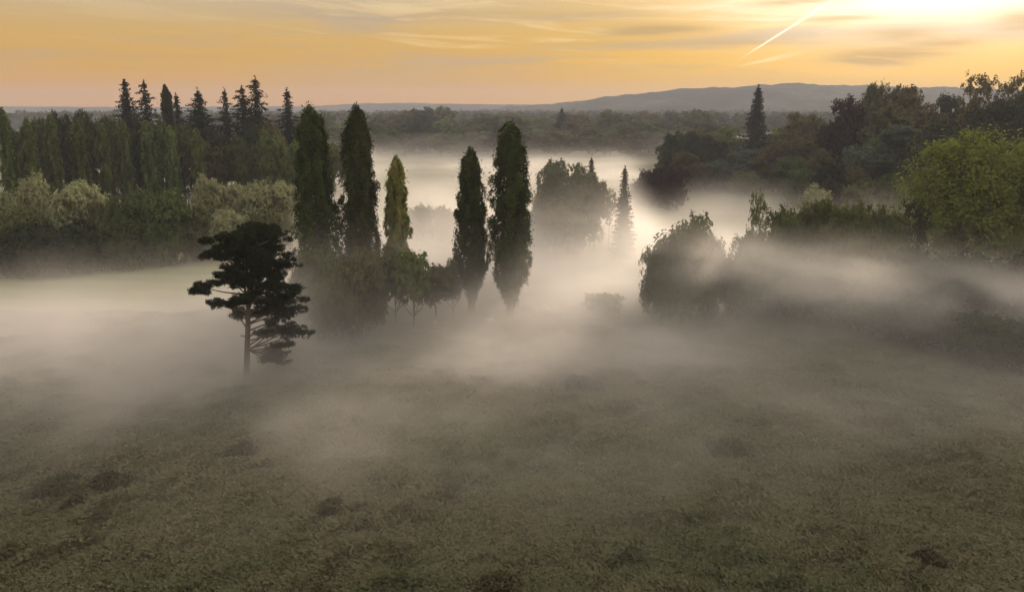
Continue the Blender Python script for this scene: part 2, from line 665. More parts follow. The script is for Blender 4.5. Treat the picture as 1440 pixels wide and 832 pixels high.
# streaky veils of cloud, long and flat
streak = noise(wt, combine(wt, az * .045, el * .55, 3.1), 1.0, 5, .58, .35)
streak2 = noise(wt, combine(wt, az * .11, el * 1.25 + az * .05, 7.7), 1.0, 4, .55, .6)
veil = streak.step(.44, .66)
wisp = streak2.step(.52, .74)
c = rp.outputs[0]
c = mixc(wt, glow_y * .82, c, (.90, .49, .012))
c = mixc(wt, veil * el.step(.6, 4.0) * .78, c, (.385, .30, .215))
c = mixc(wt, wisp * el.step(1.5, 5.0) * .62 * az.step(-26, 4, .18, 1.0), c, (.84, .62, .31))
c = mixc(wt, (glow_w * (veil * -.30 + wisp * .25 + .95)).min(1.0), c, (1.5, 1.40, 1.26))
# grey-gold cloud bars that hang before the glow
bars = None
for (px, py, hw, hh, a) in ((925, 44, 75, 9, .75), (1255, 78, 88, 11, .85), (1340, 60, 60, 8, .35), (1432, 30, 34, 12, .55), (1265, 48, 60, 9, .4), (1120, 3, 60, 5, .45),
                            (1010, 62, 80, 6, .35), (1180, 26, 60, 5, .35), (700, 20, 170, 6, .2), (880, 62, 120, 5, .25), (150, 78, 260, 6, .18), (560, 118, 200, 8, .2)):
    a0, e0 = azel(px, py)
    a1, _ = azel(px + hw, py)
    _, e1 = azel(px, py - hh)
    warp = (streak2 - .5) * (1.6 * (e1 - e0))
    g_ = gauss(az, a0, a1 - a0) * gauss(el + warp, e0, e1 - e0) * a
    bars = g_ if bars is None else bars + g_
bars = (bars * 2.0 * streak2.step(.30, .62, .45, 1.0)).min(.92)
c = mixc(wt, bars, c, (.44, .285, .115))
# the contrail and a fainter loop under it
d1, d2 = (Vector(spot(*p, 1000.0)) - Vector((0, 0, CAM_H)) for p in ((1040, 84), (1165, 4)))
for (pa, pb, wdt, amt) in (((1038, 85), (1185, -8), .0018, .5), ((1034, 94), (1110, 78), .0024, .22)):
    a, b = ((Vector(spot(*p, 1000.0)) - Vector((0, 0, CAM_H))).normalized() for p in (pa, pb))
    nrm = a.cross(b).normalized()
    along = (b - a).normalized()
    dn = wx * nrm.x + wy * nrm.y + wz * nrm.z
    al = wx * along.x + wy * along.y + wz * along.z
    f0, f1 = a.dot(along), b.dot(along)
    ends = al.step(f0 - .004, f0 + .03) * al.step(f1 + .03, f1 - .03)
    rag = noise(wt, combine(wt, al * 60, dn * 250, 1.0), 1.0, 3)
    line = ((dn + (rag - .5) * .0022) / (al.step(f0, f1, .6, 1.7) * wdt)).abs().step(1.0, .2)
    c = mixc(wt, line * ends * amt * rag.step(.2, .55, .4, 1.0), c, (1.35, 1.22, 1.0))
# a small share of the physical sky is added
nm_ = wt.nodes.new('ShaderNodeMix')
nm_.data_type, nm_.blend_type = 'RGBA', 'ADD'
nm_.inputs[0].default_value = .004
wt.links.new(c, nm_.inputs[6])
wt.links.new(sky.outputs[0], nm_.inputs[7])
wt.links.new(nm_.outputs[2], bg.inputs[0])
bg.inputs[1].default_value = 1.0

# ------------------------------------------------------------------ ground
xs = np.concatenate([-np.geomspace(3100, 130, 40), np.arange(-127, 127.1, .62), np.geomspace(130, 3100, 40)])
ys = np.concatenate([np.linspace(-60, 18, 12), np.arange(20, 135, .62), np.geomspace(136, 3450, 90)])
GX, GY = np.meshgrid(xs, ys)
GZ = terrain(GX, GY)
tus = fbm(GX / 1.6, GY / 1.6, 21, 3) - .5
GZ = GZ + tus * .42 * smooth(135, 95, np.hypot(GX, GY)) * smooth(.3, .6, fbm(GX / 14, GY / 14, 33, 2))
gv = np.stack([GX, GY, GZ], -1).reshape(-1, 3)
nx, ny = len(xs), len(ys)
ii = (np.arange(ny - 1)[:, None] * nx + np.arange(nx - 1)[None, :]).ravel()
gi = np.stack([ii, ii + 1, ii + nx + 1, ii + nx], 1).ravel()
gm = mesh_from('meadow_ground', gv, np.full(len(ii), 4), gi)
gm.polygons.foreach_set('use_smooth', np.ones(len(ii), bool))
m, t, out = new_mat('rough_meadow')
g = t.nodes.new('ShaderNodeNewGeometry')
pos = g.outputs['Position']
big = noise(t, pos, .05, 4, .6)
mid = noise(t, pos, .35, 5, .65)
fine = noise(t, pos, 2.3, 5, .7)
c1 = mixc(t, big.step(.36, .64), (.075, .082, .038), (.115, .095, .058))
c2 = mixc(t, mid.step(.40, .66), c1, (.105, .112, .062))
c3 = mixc(t, fine.step(.45, .7), c2, (.078, .074, .040))
c4 = mixc(t, (noise(t, pos, .13, 3) * 1.0).step(.60, .72) * .7, c3, (.060, .040, .026))
se = t.nodes.new('ShaderNodeSeparateXYZ')
t.links.new(pos, se.inputs[0])
gx, gy = E(t, se.outputs[0]), E(t, se.outputs[1])
# pale strip before the wood: look of lit grass painted in, with faint rows
lit_strip = (gx + (mid - .5) * 14.0 + (gy - 100.0) * .25).step(-14, -24) * (gy + (mid - .5) * 8.0).step(92, 98) * gy.step(150, 130)
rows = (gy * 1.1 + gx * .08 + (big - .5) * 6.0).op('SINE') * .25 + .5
lit_grass = mixc(t, rows * .5 + fine * .5, (.17, .175, .095), (.30, .285, .165))
c4 = mixc(t, lit_strip * .9, c4, lit_grass)
p = t.nodes.new('ShaderNodeBsdfPrincipled')
p.inputs['Roughness'].default_value = .95
p.inputs['Specular IOR Level'].default_value = .1
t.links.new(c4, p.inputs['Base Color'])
bp = t.nodes.new('ShaderNodeBump')
bp.inputs['Strength'].default_value = .9
bp.inputs['Distance'].default_value = .35
t.links.new((fine * .7 + mid).s, bp.inputs['Height'])
t.links.new(bp.outputs[0], p.inputs['Normal'])
t.links.new(p.outputs[0], out.inputs[0])
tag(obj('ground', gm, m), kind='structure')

# grass: tussocks of blades over the near meadow
rng = np.random.default_rng(77)
N = 330000
r = np.exp(rng.uniform(math.log(27), math.log(125), N))
a = rng.uniform(-.72, .72, N)
x, y = r * np.sin(a), r * np.cos(a)
dens = fbm(x / 2.2, y / 2.2, 55, 3)
keep = (dens > rng.uniform(.0, .42, N)) & ~((x < -18 - (y - 100) * .2) & (y > 95 + 4 * fbm(x / 6, y / 6, 8, 2)))
x, y, r, dens = x[keep], y[keep], r[keep], dens[keep]
n = len(x)
zg = terrain(x, y) + (fbm(x / 1.6, y / 1.6, 21, 3) - .5) * .42 * smooth(135, 95, r) * smooth(.3, .6, fbm(x / 14, y / 14, 33, 2))
patch = fbm(x / 11, y / 11, 91, 3)
hh = (.17 + .24 * smooth(.40, .72, dens)) * (.65 + .7 * patch) * .8 * (.8 + .7 * smooth(.52, .72, fbm(x / 5, y / 5, 301, 3)))
B = 4
ang = rng.uniform(0, 6.283, (n, B))
lean = rng.uniform(.35, 1.3, (n, B))
bw = (.034 + r * .0008)[:, None] * rng.uniform(.7, 1.4, (n, B))
h = hh[:, None] * rng.uniform(.6, 1.2, (n, B))
bx = x[:, None] + rng.normal(0, .14, (n, B))
by = y[:, None] + rng.normal(0, .14, (n, B))
bz = np.repeat(zg[:, None] - .03, B, 1)
ca, sa = np.cos(ang), np.sin(ang)
v0 = np.stack([bx - sa * bw, by + ca * bw, bz], -1)
v1 = np.stack([bx + sa * bw, by - ca * bw, bz], -1)
v2 = np.stack([bx + ca * lean * h * .5 + sa * bw * .8, by + sa * lean * h * .5 - ca * bw * .8, bz + h * .8], -1)
v3 = np.stack([bx + ca * lean * h * 1.1 - sa * bw * .5, by + sa * lean * h * 1.1 + ca * bw * .5, bz + h * .95], -1)
gvv = np.stack([v0, v1, v2, v3], 2).reshape(-1, 3)
tone = np.clip(smooth(.34, .66, fbm(x / 9, y / 9, 13, 4))[:, None] * .36 + rng.normal(.38, .22, (n, B)), 0, 1)
gr = mesh_from('meadow_grass', gvv, np.full(n * B, 4), np.arange(n * B * 4), tone.ravel())
tag(obj('grass', gr, FOL['grass']), kind='stuff')

# ------------------------------------------------------------------ distant hills and woods


def ridge(name, pts, dist, depth, seed, mat, bump):
    """A long hill: its skyline is given as picture rows, its slopes fall off over depth metres."""
    px = np.linspace(pts[0][0], pts[-1][0], 420)
    py = np.interp(px, [q[0] for q in pts], [q[1] for q in pts])
    X = np.array([spot(a_, 148, dist)[0] for a_ in px])
    top = np.array([spot(a_, b_, dist)[2] for a_, b_ in zip(px, py)])
    rows = np.linspace(-1, 1, 41)
    V = []
    for s_ in rows:
        Y = dist + s_ * depth
        f = math.cos(s_ * math.pi / 2) ** (1.0 if s_ < 0 else 1.4)
        Z = -12 + (top + 12) * f
        Z = Z + (fbm(X / 60, np.full_like(X, Y) / 60, seed, 4) - .5) * bump * 2 * (f > .02)
        V.append(np.stack([X * (Y / dist) ** .3, np.full_like(X, Y), Z], 1))
    V = np.vstack(V)
    nx_ = len(px)
    i0 = (np.arange(len(rows) - 1)[:, None] * nx_ + np.arange(nx_ - 1)[None, :]).ravel()
    me = mesh_from(name, V, np.full(len(i0), 4), np.stack([i0, i0 + 1, i0 + nx_ + 1, i0 + nx_], 1).ravel())
    me.polygons.foreach_set('use_smooth', np.ones(len(i0), bool))
    return tag(obj(name, me, mat), kind='structure')


m, t, out = new_mat('wooded_hillside')
g = t.nodes.new('ShaderNodeNewGeometry')
n1 = noise(t, g.outputs['Position'], .004, 4, .6)
n2 = noise(t, g.outputs['Position'], .03, 4, .7)
cc = mixc(t, n1.step(.42, .62), (.020, .028, .019), (.085, .088, .055))
cc = mixc(t, n2.step(.40, .62) * .6, cc, (.022, .030, .016))
d = t.nodes.new('ShaderNodeBsdfDiffuse')
t.links.new(cc, d.inputs[0])
t.links.new(d.outputs[0], out.inputs[0])
HILL = m
ridge('hills', [(560, 164), (640, 158), (740, 150), (800, 143.5), (850, 138), (900, 133), (960, 127), (1040, 122.5), (1120, 120.5), (1200, 121), (1300, 124), (1420, 128), (1600, 140)], 2100, 600, 4, HILL, 9)
ridge('hills', [(-120, 151), (0, 150), (200, 151), (380, 150), (450, 149), (520, 145.5), (580, 145), (640, 146.5), (760, 148), (900, 150)], 3000, 450, 8, HILL, 3)

# ------------------------------------------------------------------ air: mist lying on the meadow, haze over everything


def mist(name, mn, mx, res, fn):
    gt = bpy.data.node_groups.new(name + '_density', 'GeometryNodeTree')
    gt.interface.new_socket('Geometry', in_out='INPUT', socket_type='NodeSocketGeometry')
    gt.interface.new_socket('Geometry', in_out='OUTPUT', socket_type='NodeSocketGeometry')
    go = gt.nodes.new('NodeGroupOutput')
    vc = gt.nodes.new('GeometryNodeVolumeCube')
    vc.inputs['Min'].default_value, vc.inputs['Max'].default_value = mn, mx
    for k, s_ in zip(res, 'XYZ'):
        vc.inputs['Resolution ' + s_].default_value = k
    ps = gt.nodes.new('GeometryNodeInputPosition')
    se = gt.nodes.new('ShaderNodeSeparateXYZ')
    gt.links.new(ps.outputs[0], se.inputs[0])
    X, Y, Z = (E(gt, se.outputs[k]) for k in range(3))
    gt.links.new(fn(gt, X, Y, Z).s, vc.inputs['Density'])
    sm = gt.nodes.new('GeometryNodeSetMaterial')
    sm.inputs['Material'].default_value = MIST
    gt.links.new(vc.outputs[0], sm.inputs[0])
    gt.links.new(sm.outputs[0], go.inputs[0])
    # the box the mist fills (the modifier swaps it for the density grid)
    v = [(a_, b_, c_) for a_ in (mn[0], mx[0]) for b_ in (mn[1], mx[1]) for c_ in (mn[2], mx[2])]
    fi = [0, 1, 3, 2, 4, 6, 7, 5, 0, 4, 5, 1, 2, 3, 7, 6, 0, 2, 6, 4, 1, 5, 7, 3]
    o = obj(name, mesh_from(name, np.array(v, float), [4] * 6, fi), MIST)
    md = o.modifiers.new('density', 'NODES')
    md.node_group = gt
    return tag(o, kind='stuff')


MIST, t, out = new_mat('ground_mist')
pv = t.nodes.new('ShaderNodeVolumePrincipled')
pv.inputs['Color'].default_value = (1.0, .955, .915, 1)
pv.inputs['Density'].default_value = 1.0
pv.inputs['Anisotropy'].default_value = .58
t.links.new(pv.outputs[0], out.inputs['Volume'])


def near_mist(t, X, Y, Z):
    w1 = noise(t, combine(t, X * .030, Y * .036, Z * .05), 1.0, 4, .55, .5)
    w2 = noise(t, combine(t, X * .10 + 9.0, Y * .11, Z * .16), 1.0, 3, .6, .4)
    hgt = Y.step(45, 112, 1.6, 3.25) * (w1 + .45) * (1.0 - (X - Y.step(126, 140) * -24.0).step(-22, -46) * Y.step(80, 102) * .86) * (1.0 - (X - Y * .13).step(0, 12) * Y.step(110, 140) * .68)
    prof = ((Z + .6).max(0.0) / hgt * -1.0).exp()
    amt = Y.step(34, 78) * .21 + Y.step(84, 118) * .02
    side = X.step(-46, -62) * Y.step(92, 116)
    amt = amt * (1.0 - (X - (Y - 80) * .2).step(12, 36) * Y.step(150, 104) * .72)
    amt = amt * (1.0 - side * .62)
    lit = gauss(X, 54.0, 18.0) * gauss(Y, 180.0, 34.0) * .045 * (Z.max(0.0) / 2.7 * -1.0).exp()
    amt = amt * (1.0 - Y.step(115, 180) * .85)
    amt = amt * (1.0 - X.step(-16, -38) * Y.step(90, 106) * .66)
    feet = gauss(X, -17.0, 13.0) * gauss(Y, 84.0, 6.5) * .06 * (Z.max(0.0) / 3.6 * -1.0).exp() * w2.step(.25, .7, .5, 1.4)
    thin = (Z.max(0.0) / 2.2 * -1.0).exp() * Y.step(34, 70) * .042 * (1.0 - X.step(24, 48) * .45) * Y.step(130, 100) * (1.0 - X.step(-22, -46) * Y.step(80, 102) * .8)
    ground = prof * amt * w1.step(.32, .64, .16, 1.75) * w2.step(.28, .68, .32, 1.6)
    # the drifting bank that crosses before the hedge and the great willow
    s_ = (X - 24) / 26.0
    zc = 8.7 - s_ * 2.6 + (w1 - .5) * 5.0
    yc = 84.0 - s_ * 9.0
    w3 = noise(t, combine(t, X * .09, Y * .09, Z * .22), 1.0, 5, .6, .8)
    bank = gauss(Z + (w3 - .5) * 5.5, zc, 2.5) * gauss(Y, yc, 6.5) * X.step(10, 32) * w3.step(.32, .66, .10, 1.7) * .11
    edge = X.abs().step(108, 84)
    return ((ground + bank + lit + feet + thin) * edge - .0012).max(0.0)


def far_mist(t, X, Y, Z):
    w1 = noise(t, combine(t, X * .012, Y * .010, Z * .03), 1.0, 4, .55, .6)
    w2 = noise(t, combine(t, X * .04, Y * .04, Z * .09), 1.0, 3, .6, .4)
    hgt = Y.step(205, 380, 3.9, 2.3) * (w1 + .4) * (1.0 - (X - Y * .12).step(0, 22) * .85)
    prof = ((Z + .6).max(0.0) / hgt * -1.0).exp()
    amt = (Y + (w1 - .5) * 190.0).step(450, 370) * .023
    amt = amt * (1.0 - X.step(-70, -130) * .6) * (1.0 - (X - Y * .20).step(0, 40) * .7)
    lit = gauss(X, 54.0, 18.0) * gauss(Y, 180.0, 34.0) * .045 * (Z.max(0.0) / 2.7 * -1.0).exp()
    tall = (Z.max(0.0) / 8.0 * -1.0).exp() * Y.step(290, 400) * Y.step(480, 420) * .0045 * w1.step(.3, .6, .2, 1.5)
    amt = amt * X.abs().step(225, 170)
    return (lit + tall * X.abs().step(225, 170) + prof * amt * w1.step(.32, .64, .15, 1.8) * w2.step(.28, .68, .4, 1.6) - .0006).max(0.0)


mist('mist', (-110, 34, -1.5), (110, 200, 16.5), (220, 166, 45), near_mist)
mist('mist', (-230, 200, -1.5), (230, 460, 22), (200, 116, 40), far_mist)

# thin layers of mist in the far valley
VALLEY, t, out = new_mat('valley_mist')
pv = t.nodes.new('ShaderNodeVolumePrincipled')
pv.inputs['Color'].default_value = (.80, .82, .90, 1)
pv.inputs['Density'].default_value = .00028
pv.inputs['Anisotropy'].default_value = .2
t.links.new(pv.outputs[0], out.inputs['Volume'])
for (x0_, x1_, y0_, y1_, zt_) in ((-1300, 1200, 690, 1420, 13),):
    hv = [(a_, b_, c_) for a_ in (x0_, x1_) for b_ in (y0_, y1_) for c_ in (-4 + zt_ * .01, zt_)]
    fi = [0, 1, 3, 2, 4, 6, 7, 5, 0, 4, 5, 1, 2, 3, 7, 6, 0, 2, 6, 4, 1, 5, 7, 3]
    tag(obj('mist', mesh_from('valley_mist', np.array(hv, float), [4] * 6, fi), VALLEY), kind='stuff')

HAZE, t, out = new_mat('morning_haze')
pv = t.nodes.new('ShaderNodeVolumePrincipled')
pv.inputs['Color'].default_value = (.58, .585, .68, 1)
pv.inputs['Density'].default_value = .00026
pv.inputs['Anisotropy'].default_value = .2
t.links.new(pv.outputs[0], out.inputs['Volume'])
hv = [(a_, b_, c_) for a_ in (-3200, 3200) for b_ in (-300, 3500) for c_ in (-16, 88)]
fi = [0, 1, 3, 2, 4, 6, 7, 5, 0, 4, 5, 1, 2, 3, 7, 6, 0, 2, 6, 4, 1, 5, 7, 3]
tag(obj('haze', mesh_from('haze', np.array(hv, float), [4] * 6, fi), HAZE), kind='stuff')

# ------------------------------------------------------------------ the five poplars and the pine in front
def hero(name, label, cat, crown, trunk, x, y, group=None, rz=0.0, bark_m=None):
    e = bpy.data.objects.new(name, None)
    col.objects.link(e)
    e.location = (x, y, float(terrain(x, y)))
    e.rotation_euler = (0, 0, rz)
    tag(e, label, cat, group)
    obj('crown', crown[0], crown[1], e)
    obj('trunk', trunk, bark_m or BARK, e)
    return e


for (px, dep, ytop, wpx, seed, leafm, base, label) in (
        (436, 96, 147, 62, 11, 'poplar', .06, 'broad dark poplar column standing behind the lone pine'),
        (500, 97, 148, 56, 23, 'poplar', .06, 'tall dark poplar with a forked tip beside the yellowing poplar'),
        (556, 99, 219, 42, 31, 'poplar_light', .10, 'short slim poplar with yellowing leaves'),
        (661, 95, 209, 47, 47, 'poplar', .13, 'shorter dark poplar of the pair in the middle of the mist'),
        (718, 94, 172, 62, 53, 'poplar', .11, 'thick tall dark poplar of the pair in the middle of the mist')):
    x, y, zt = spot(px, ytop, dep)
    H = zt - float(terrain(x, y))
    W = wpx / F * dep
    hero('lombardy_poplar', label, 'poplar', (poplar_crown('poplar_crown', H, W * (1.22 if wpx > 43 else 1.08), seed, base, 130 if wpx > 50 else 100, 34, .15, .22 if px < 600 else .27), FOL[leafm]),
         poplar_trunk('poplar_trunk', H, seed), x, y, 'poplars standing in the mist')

# Scots pine: cushions of needles at the places where its boughs end
PD = 71.0
px0, py0 = 345.5, 537
bx, by, bz = spot(px0, py0, PD)
gz = float(terrain(bx, PD))
s_px = PD / F


def pine_pt(zx, zy, dy=0.0):
    q = spot(270 + zx * .3004, 300 + zy * .3004, PD)
    return np.array([q[0] - bx, dy, q[2] - gz])


pads_px = [(270, 92, 95, 34), (165, 105, 42, 26), (385, 108, 52, 34), (98, 205, 48, 28), (200, 175, 66, 40), (300, 180, 90, 45), (425, 180, 52, 42),
           (75, 325, 46, 26), (165, 325, 60, 36), (250, 310, 70, 42), (440, 262, 66, 28), (345, 285, 60, 34), (435, 352, 86, 22), (325, 362, 60, 22),
           (138, 403, 50, 15), (205, 420, 40, 15), (225, 490, 60, 26), (315, 468, 46, 24), (430, 430, 78, 32), (400, 490, 66, 26), (462, 575, 72, 28),
           (400, 575, 60, 26), (420, 540, 60, 26), (340, 560, 50, 18), (430, 620, 60, 20), (350, 700, 50, 18), (425, 460, 70, 30), (370, 410, 70, 26), (180, 480, 45, 20), (230, 240, 60, 34), (330, 235, 62, 36), (260, 375, 60, 24), (190, 265, 55, 28), (385, 315, 52, 26), (300, 425, 46, 20), (250, 150, 80, 34), (370, 455, 60, 24), (345, 520, 50, 20), (325, 587, 46, 14), (385, 688, 70, 22), (325, 670, 30, 11)]
rngp = np.random.default_rng(4)
pads, boughs = [], Tubes()
fork = pine_pt(262, 450)
topL, topR = pine_pt(258, 130, -.3), pine_pt(300, 130, .4)
tt = Tubes()
tt.add([pine_pt(253, 800), pine_pt(255, 785), pine_pt(258, 640), pine_pt(262, 530), fork], [.40, .29, .25, .23, .21], 9)
tt.add([fork, pine_pt(252, 390, -.1), pine_pt(248, 300, -.2), topL], [.16, .13, .10, .04], 7)
tt.add([fork, pine_pt(282, 400, .1), pine_pt(290, 320, .2), topR], [.17, .14, .11, .04], 7)
tt.add([pine_pt(258, 580), pine_pt(236, 568, -.2), pine_pt(232, 572, -.3)], [.05, .04, .02], 5)
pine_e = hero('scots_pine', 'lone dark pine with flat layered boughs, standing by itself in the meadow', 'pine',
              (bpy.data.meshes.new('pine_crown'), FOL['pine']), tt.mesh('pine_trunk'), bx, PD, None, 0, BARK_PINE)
for k, (zx, zy, rx, ry) in enumerate(pads_px):
    dy = rngp.uniform(-1.6, 1.6) if zy < 420 else rngp.uniform(.2, 2.2)
    c = pine_pt(zx, zy, dy)
    rxm, rzm = rx * .3004 * s_px * (1.18 if zy > 400 else 1), ry * .3004 * s_px
    pads.append((*c, rxm, max(.8, rxm * .75), rzm))
    # more cushions behind and before fill the crown's depth
    if zy < 380:
        for s_ in (-1, 1):
            pads.append((c[0] * .75 + rngp.normal(0, .5), c[1] + s_ * rngp.uniform(1.4, 2.6), c[2] + rngp.uniform(-.35, .25), rxm * .9, rxm * .8, rzm * .85))
    st = pine_pt(262 + (zx - 262) * .08, min(zy + 55, 640))
    mid_ = (st + c) / 2 + np.array([0, 0, -.15])
    bt = Tubes()
    bt.add([st, mid_, c + np.array([0, 0, -.1])], [.085, .06, .025], 5)
    obj('bough', bt.mesh('pine_bough'), BARK_PINE, pine_e)
sub = []
for (x_, y_, z_, rx_, ry_, rz_) in pads:
    for k in range(max(6, int(rx_ * 5.5))):
        a_, q_ = rngp.uniform(0, 6.283), rngp.uniform(.1, 1) ** .6
        sr = rx_ * rngp.uniform(.26, .46) + .14
        sub.append((x_ + math.cos(a_) * q_ * rx_ * .82, y_ + math.sin(a_) * q_ * ry_ * .82, z_ + rngp.normal(0, .42) * rz_ - q_ * q_ * rz_ * .25, sr, sr, rz_ * rngp.uniform(.30, .58)))
pads = sub
pm = pad_crown('pine_needles', pads, 9, .12, 38, 13, .5, .17)
pm.materials.append(FOL['pine'])
[o for o in pine_e.children if o.name.startswith('crown')][0].data = pm

# ------------------------------------------------------------------ the wood behind the meadow
ORD = 'first second third fourth fifth sixth seventh eighth ninth tenth eleventh twelfth'.split()
for k, (px, yt, w) in enumerate([(2, 152, 29), (36, 166, 27), (69, 162, 27), (106, 168, 29), (143, 174, 25), (171, 168, 25), (204, 170, 28), (238, 176, 25), (275, 180, 25)]):
    tree('poplar_row', 'poplar_row' if k < 7 else 'bright', px, 150 + k * 3.0, yt, w,
         f'{ORD[k]} poplar of the long row behind the willows, counted from the wood side' if k < 7 else
         ('lighter poplar next to the end of the row, above the pale willows' if k == 7 else 'pale green poplar closing the row, above the pale misty willows'), 'row of poplars behind the willows')
W_ = 'rounded trees of the wood behind the poplar row'
for (px, d_, yt, w, lm) in [(20, 182, 176, 60, 'broad'), (52, 186, 162, 56, 'broad'), (85, 190, 156, 52, 'dark'), (120, 190, 148, 62, 'broad'), (152, 186, 158, 50, 'broad'), (182, 186, 163, 52, 'dark'),
                            (216, 186, 166, 50, 'broad'), (255, 188, 170, 50, 'broad')]:
    tree('broad', lm, px, d_, yt, w, 'rounded dark green tree showing between and over the columns of the poplar row', W_)
for (px, d_, yt, w, lm, lb) in [
        (298, 188, 172, 52, 'dark', 'dark rounded tree below the broad spruce on the skyline'), (292, 180, 196, 52, 'olive', 'dull green tree at the end of the poplar row, low in front of darker ones'),
        (328, 186, 186, 56, 'broad', 'dull green rounded tree beyond the end of the poplar row'), (352, 192, 172, 46, 'dark', 'dark tree at the feet of the two ragged firs'),
        (384, 190, 170, 50, 'russet', 'brownish rounded tree below the thin lone fir'), (350, 180, 200, 50, 'broad', 'low dark tree between the poplar row and the misty willows'),
        (385, 178, 184, 58, 'bright', 'fresh green rounded tree behind the broad poplar column'), (420, 182, 192, 52, 'bright', 'fresh green tree mostly hidden by the broad poplar column'),
        (462, 200, 196, 50, 'olive', 'olive green tree in the gap between the two tall dark poplars'), (495, 230, 194, 54, 'broad', 'tree at the end of the wood behind the tall forked poplar')]:
    tree('broad', lm, px, d_, yt, w, lb)
for (px, d_, yt, w, kd, lb) in [
        (174, 200, 111, 76, 'spruce', 'neat cone shaped spruce, tallest in the skyline above the poplar row'), (202, 202, 114, 66, 'ragged_spruce', 'gappy fir just beside the neat cone shaped spruce'),
        (247, 204, 132, 60, 'ragged_spruce', 'small fir peeping from behind the columnar skyline tree'), (278, 200, 128, 97, 'spruce', 'broad dark spruce alone on the skyline between two groups'),
        (315, 204, 126, 60, 'ragged_spruce', 'slim fir at the start of the jagged skyline group'), (340, 202, 122, 81, 'ragged_spruce', 'middle fir of the jagged skyline group'),
        (358, 202, 109, 91, 'ragged_spruce', 'highest fir of the jagged skyline group'), (403, 204, 126, 71, 'ragged_spruce', 'thin ragged fir standing apart at the end of the skyline')]:
    tree(kd, 'spruce', px, d_, yt, w, lb, 'conifers on the skyline of the wood')
tree('poplar_row', 'dark', 232, 196, 120, 28, 'dark columnar tree rising above the wood among the skyline conifers')
# willows and bushes before it
PW = 'pale willows in front of the poplar row'
for (px, d_, yt, w, kd, lm, lb) in [
        (4, 128, 262, 52, 'willow_bush', 'pale', 'pale willow cut by the edge of the view'), (42, 132, 244, 52, 'willow_bush', 'pale', 'pale willow with a small round head, beside the largest pale willow'),
        (106, 130, 248, 78, 'willow_bush', 'pale', 'large pale willow with a domed crown before the poplar row'), (138, 128, 276, 46, 'willow_bush', 'olive', 'brownish willow leaning out of the large pale one'),
        (25, 124, 284, 84, 'bush', 'olive', 'pale topped bush low in front of the willows at the wood edge'), (40, 121, 308, 120, 'bush', 'dark', 'dark bush spreading over the meadow edge below the willows'),
        (105, 122, 312, 96, 'bush', 'dark', 'dark low bush below the large pale willow'), (188, 130, 262, 74, 'bush', 'broad', 'dark green round bush beside the large pale willow'),
        (228, 128, 268, 72, 'bush', 'broad', 'dark green bush half sunk in mist next to the pale misty willows'), (165, 124, 300, 70, 'bush', 'broad', 'low bush at the meadow edge between dark bush and mist'),
        (290, 142, 246, 56, 'willow_bush', 'pale', 'pale misty willow below the last poplar of the row'), (322, 145, 252, 56, 'willow_bush', 'pale', 'pale misty willow in the middle of the misty willow group'),
        (355, 142, 254, 62, 'willow_bush', 'pale', 'pale misty willow above the crown of the lone pine'), (392, 145, 250, 58, 'willow_bush', 'pale', 'pale misty willow beside the broad poplar column'),
        (272, 132, 292, 60, 'bush', 'olive', 'grey green bush in mist at the edge of the pale willows'), (320, 134, 290, 74, 'bush', 'pale', 'low pale bush sunk in mist behind the lone pine'), (372, 136, 290, 70, 'bush', 'olive', 'low bush sunk in mist beside the broad poplar column')]:
    tree(kd, lm, px, d_, yt, w, lb, PW if kd == 'willow_bush' else None)
# small trees at the feet of the poplars
for (px, d_, yt, w, kd, lm, lb) in [(444, 87, 342, 84, 'willow_bush', 'broad', 'tallest of the low trees at the foot of the broad poplar column'), (484, 85, 366, 70, 'bush', 'olive', 'low drooping bush between the feet of the two tall poplars'),
                                (518, 88, 348, 66, 'willow_bush', 'olive', 'drooping low tree at the foot of the forked poplar'), (424, 88, 364, 50, 'bush', 'olive', 'small olive bush just behind the lone pine'), (460, 84, 388, 58, 'bush', 'broad', 'lowest bush below the broad poplar column, sunk in mist'),
                                (553, 91, 346, 58, 'small', 'olive', 'small bare stemmed tree below the yellowing poplar'), (579, 89, 353, 64, 'small', 'bright', 'small bare stemmed tree with a spreading crown next to the yellowing poplar'),
                                (612, 92, 372, 56, 'small', 'olive', 'thin low tree between the yellowing poplar and the dark pair'), (636, 94, 366, 34, 'small', 'olive', 'slender low tree touching the shorter poplar of the dark pair')]:
    tree(kd, lm, px, d_, yt, w, lb, 'small trees at the feet of the poplars')
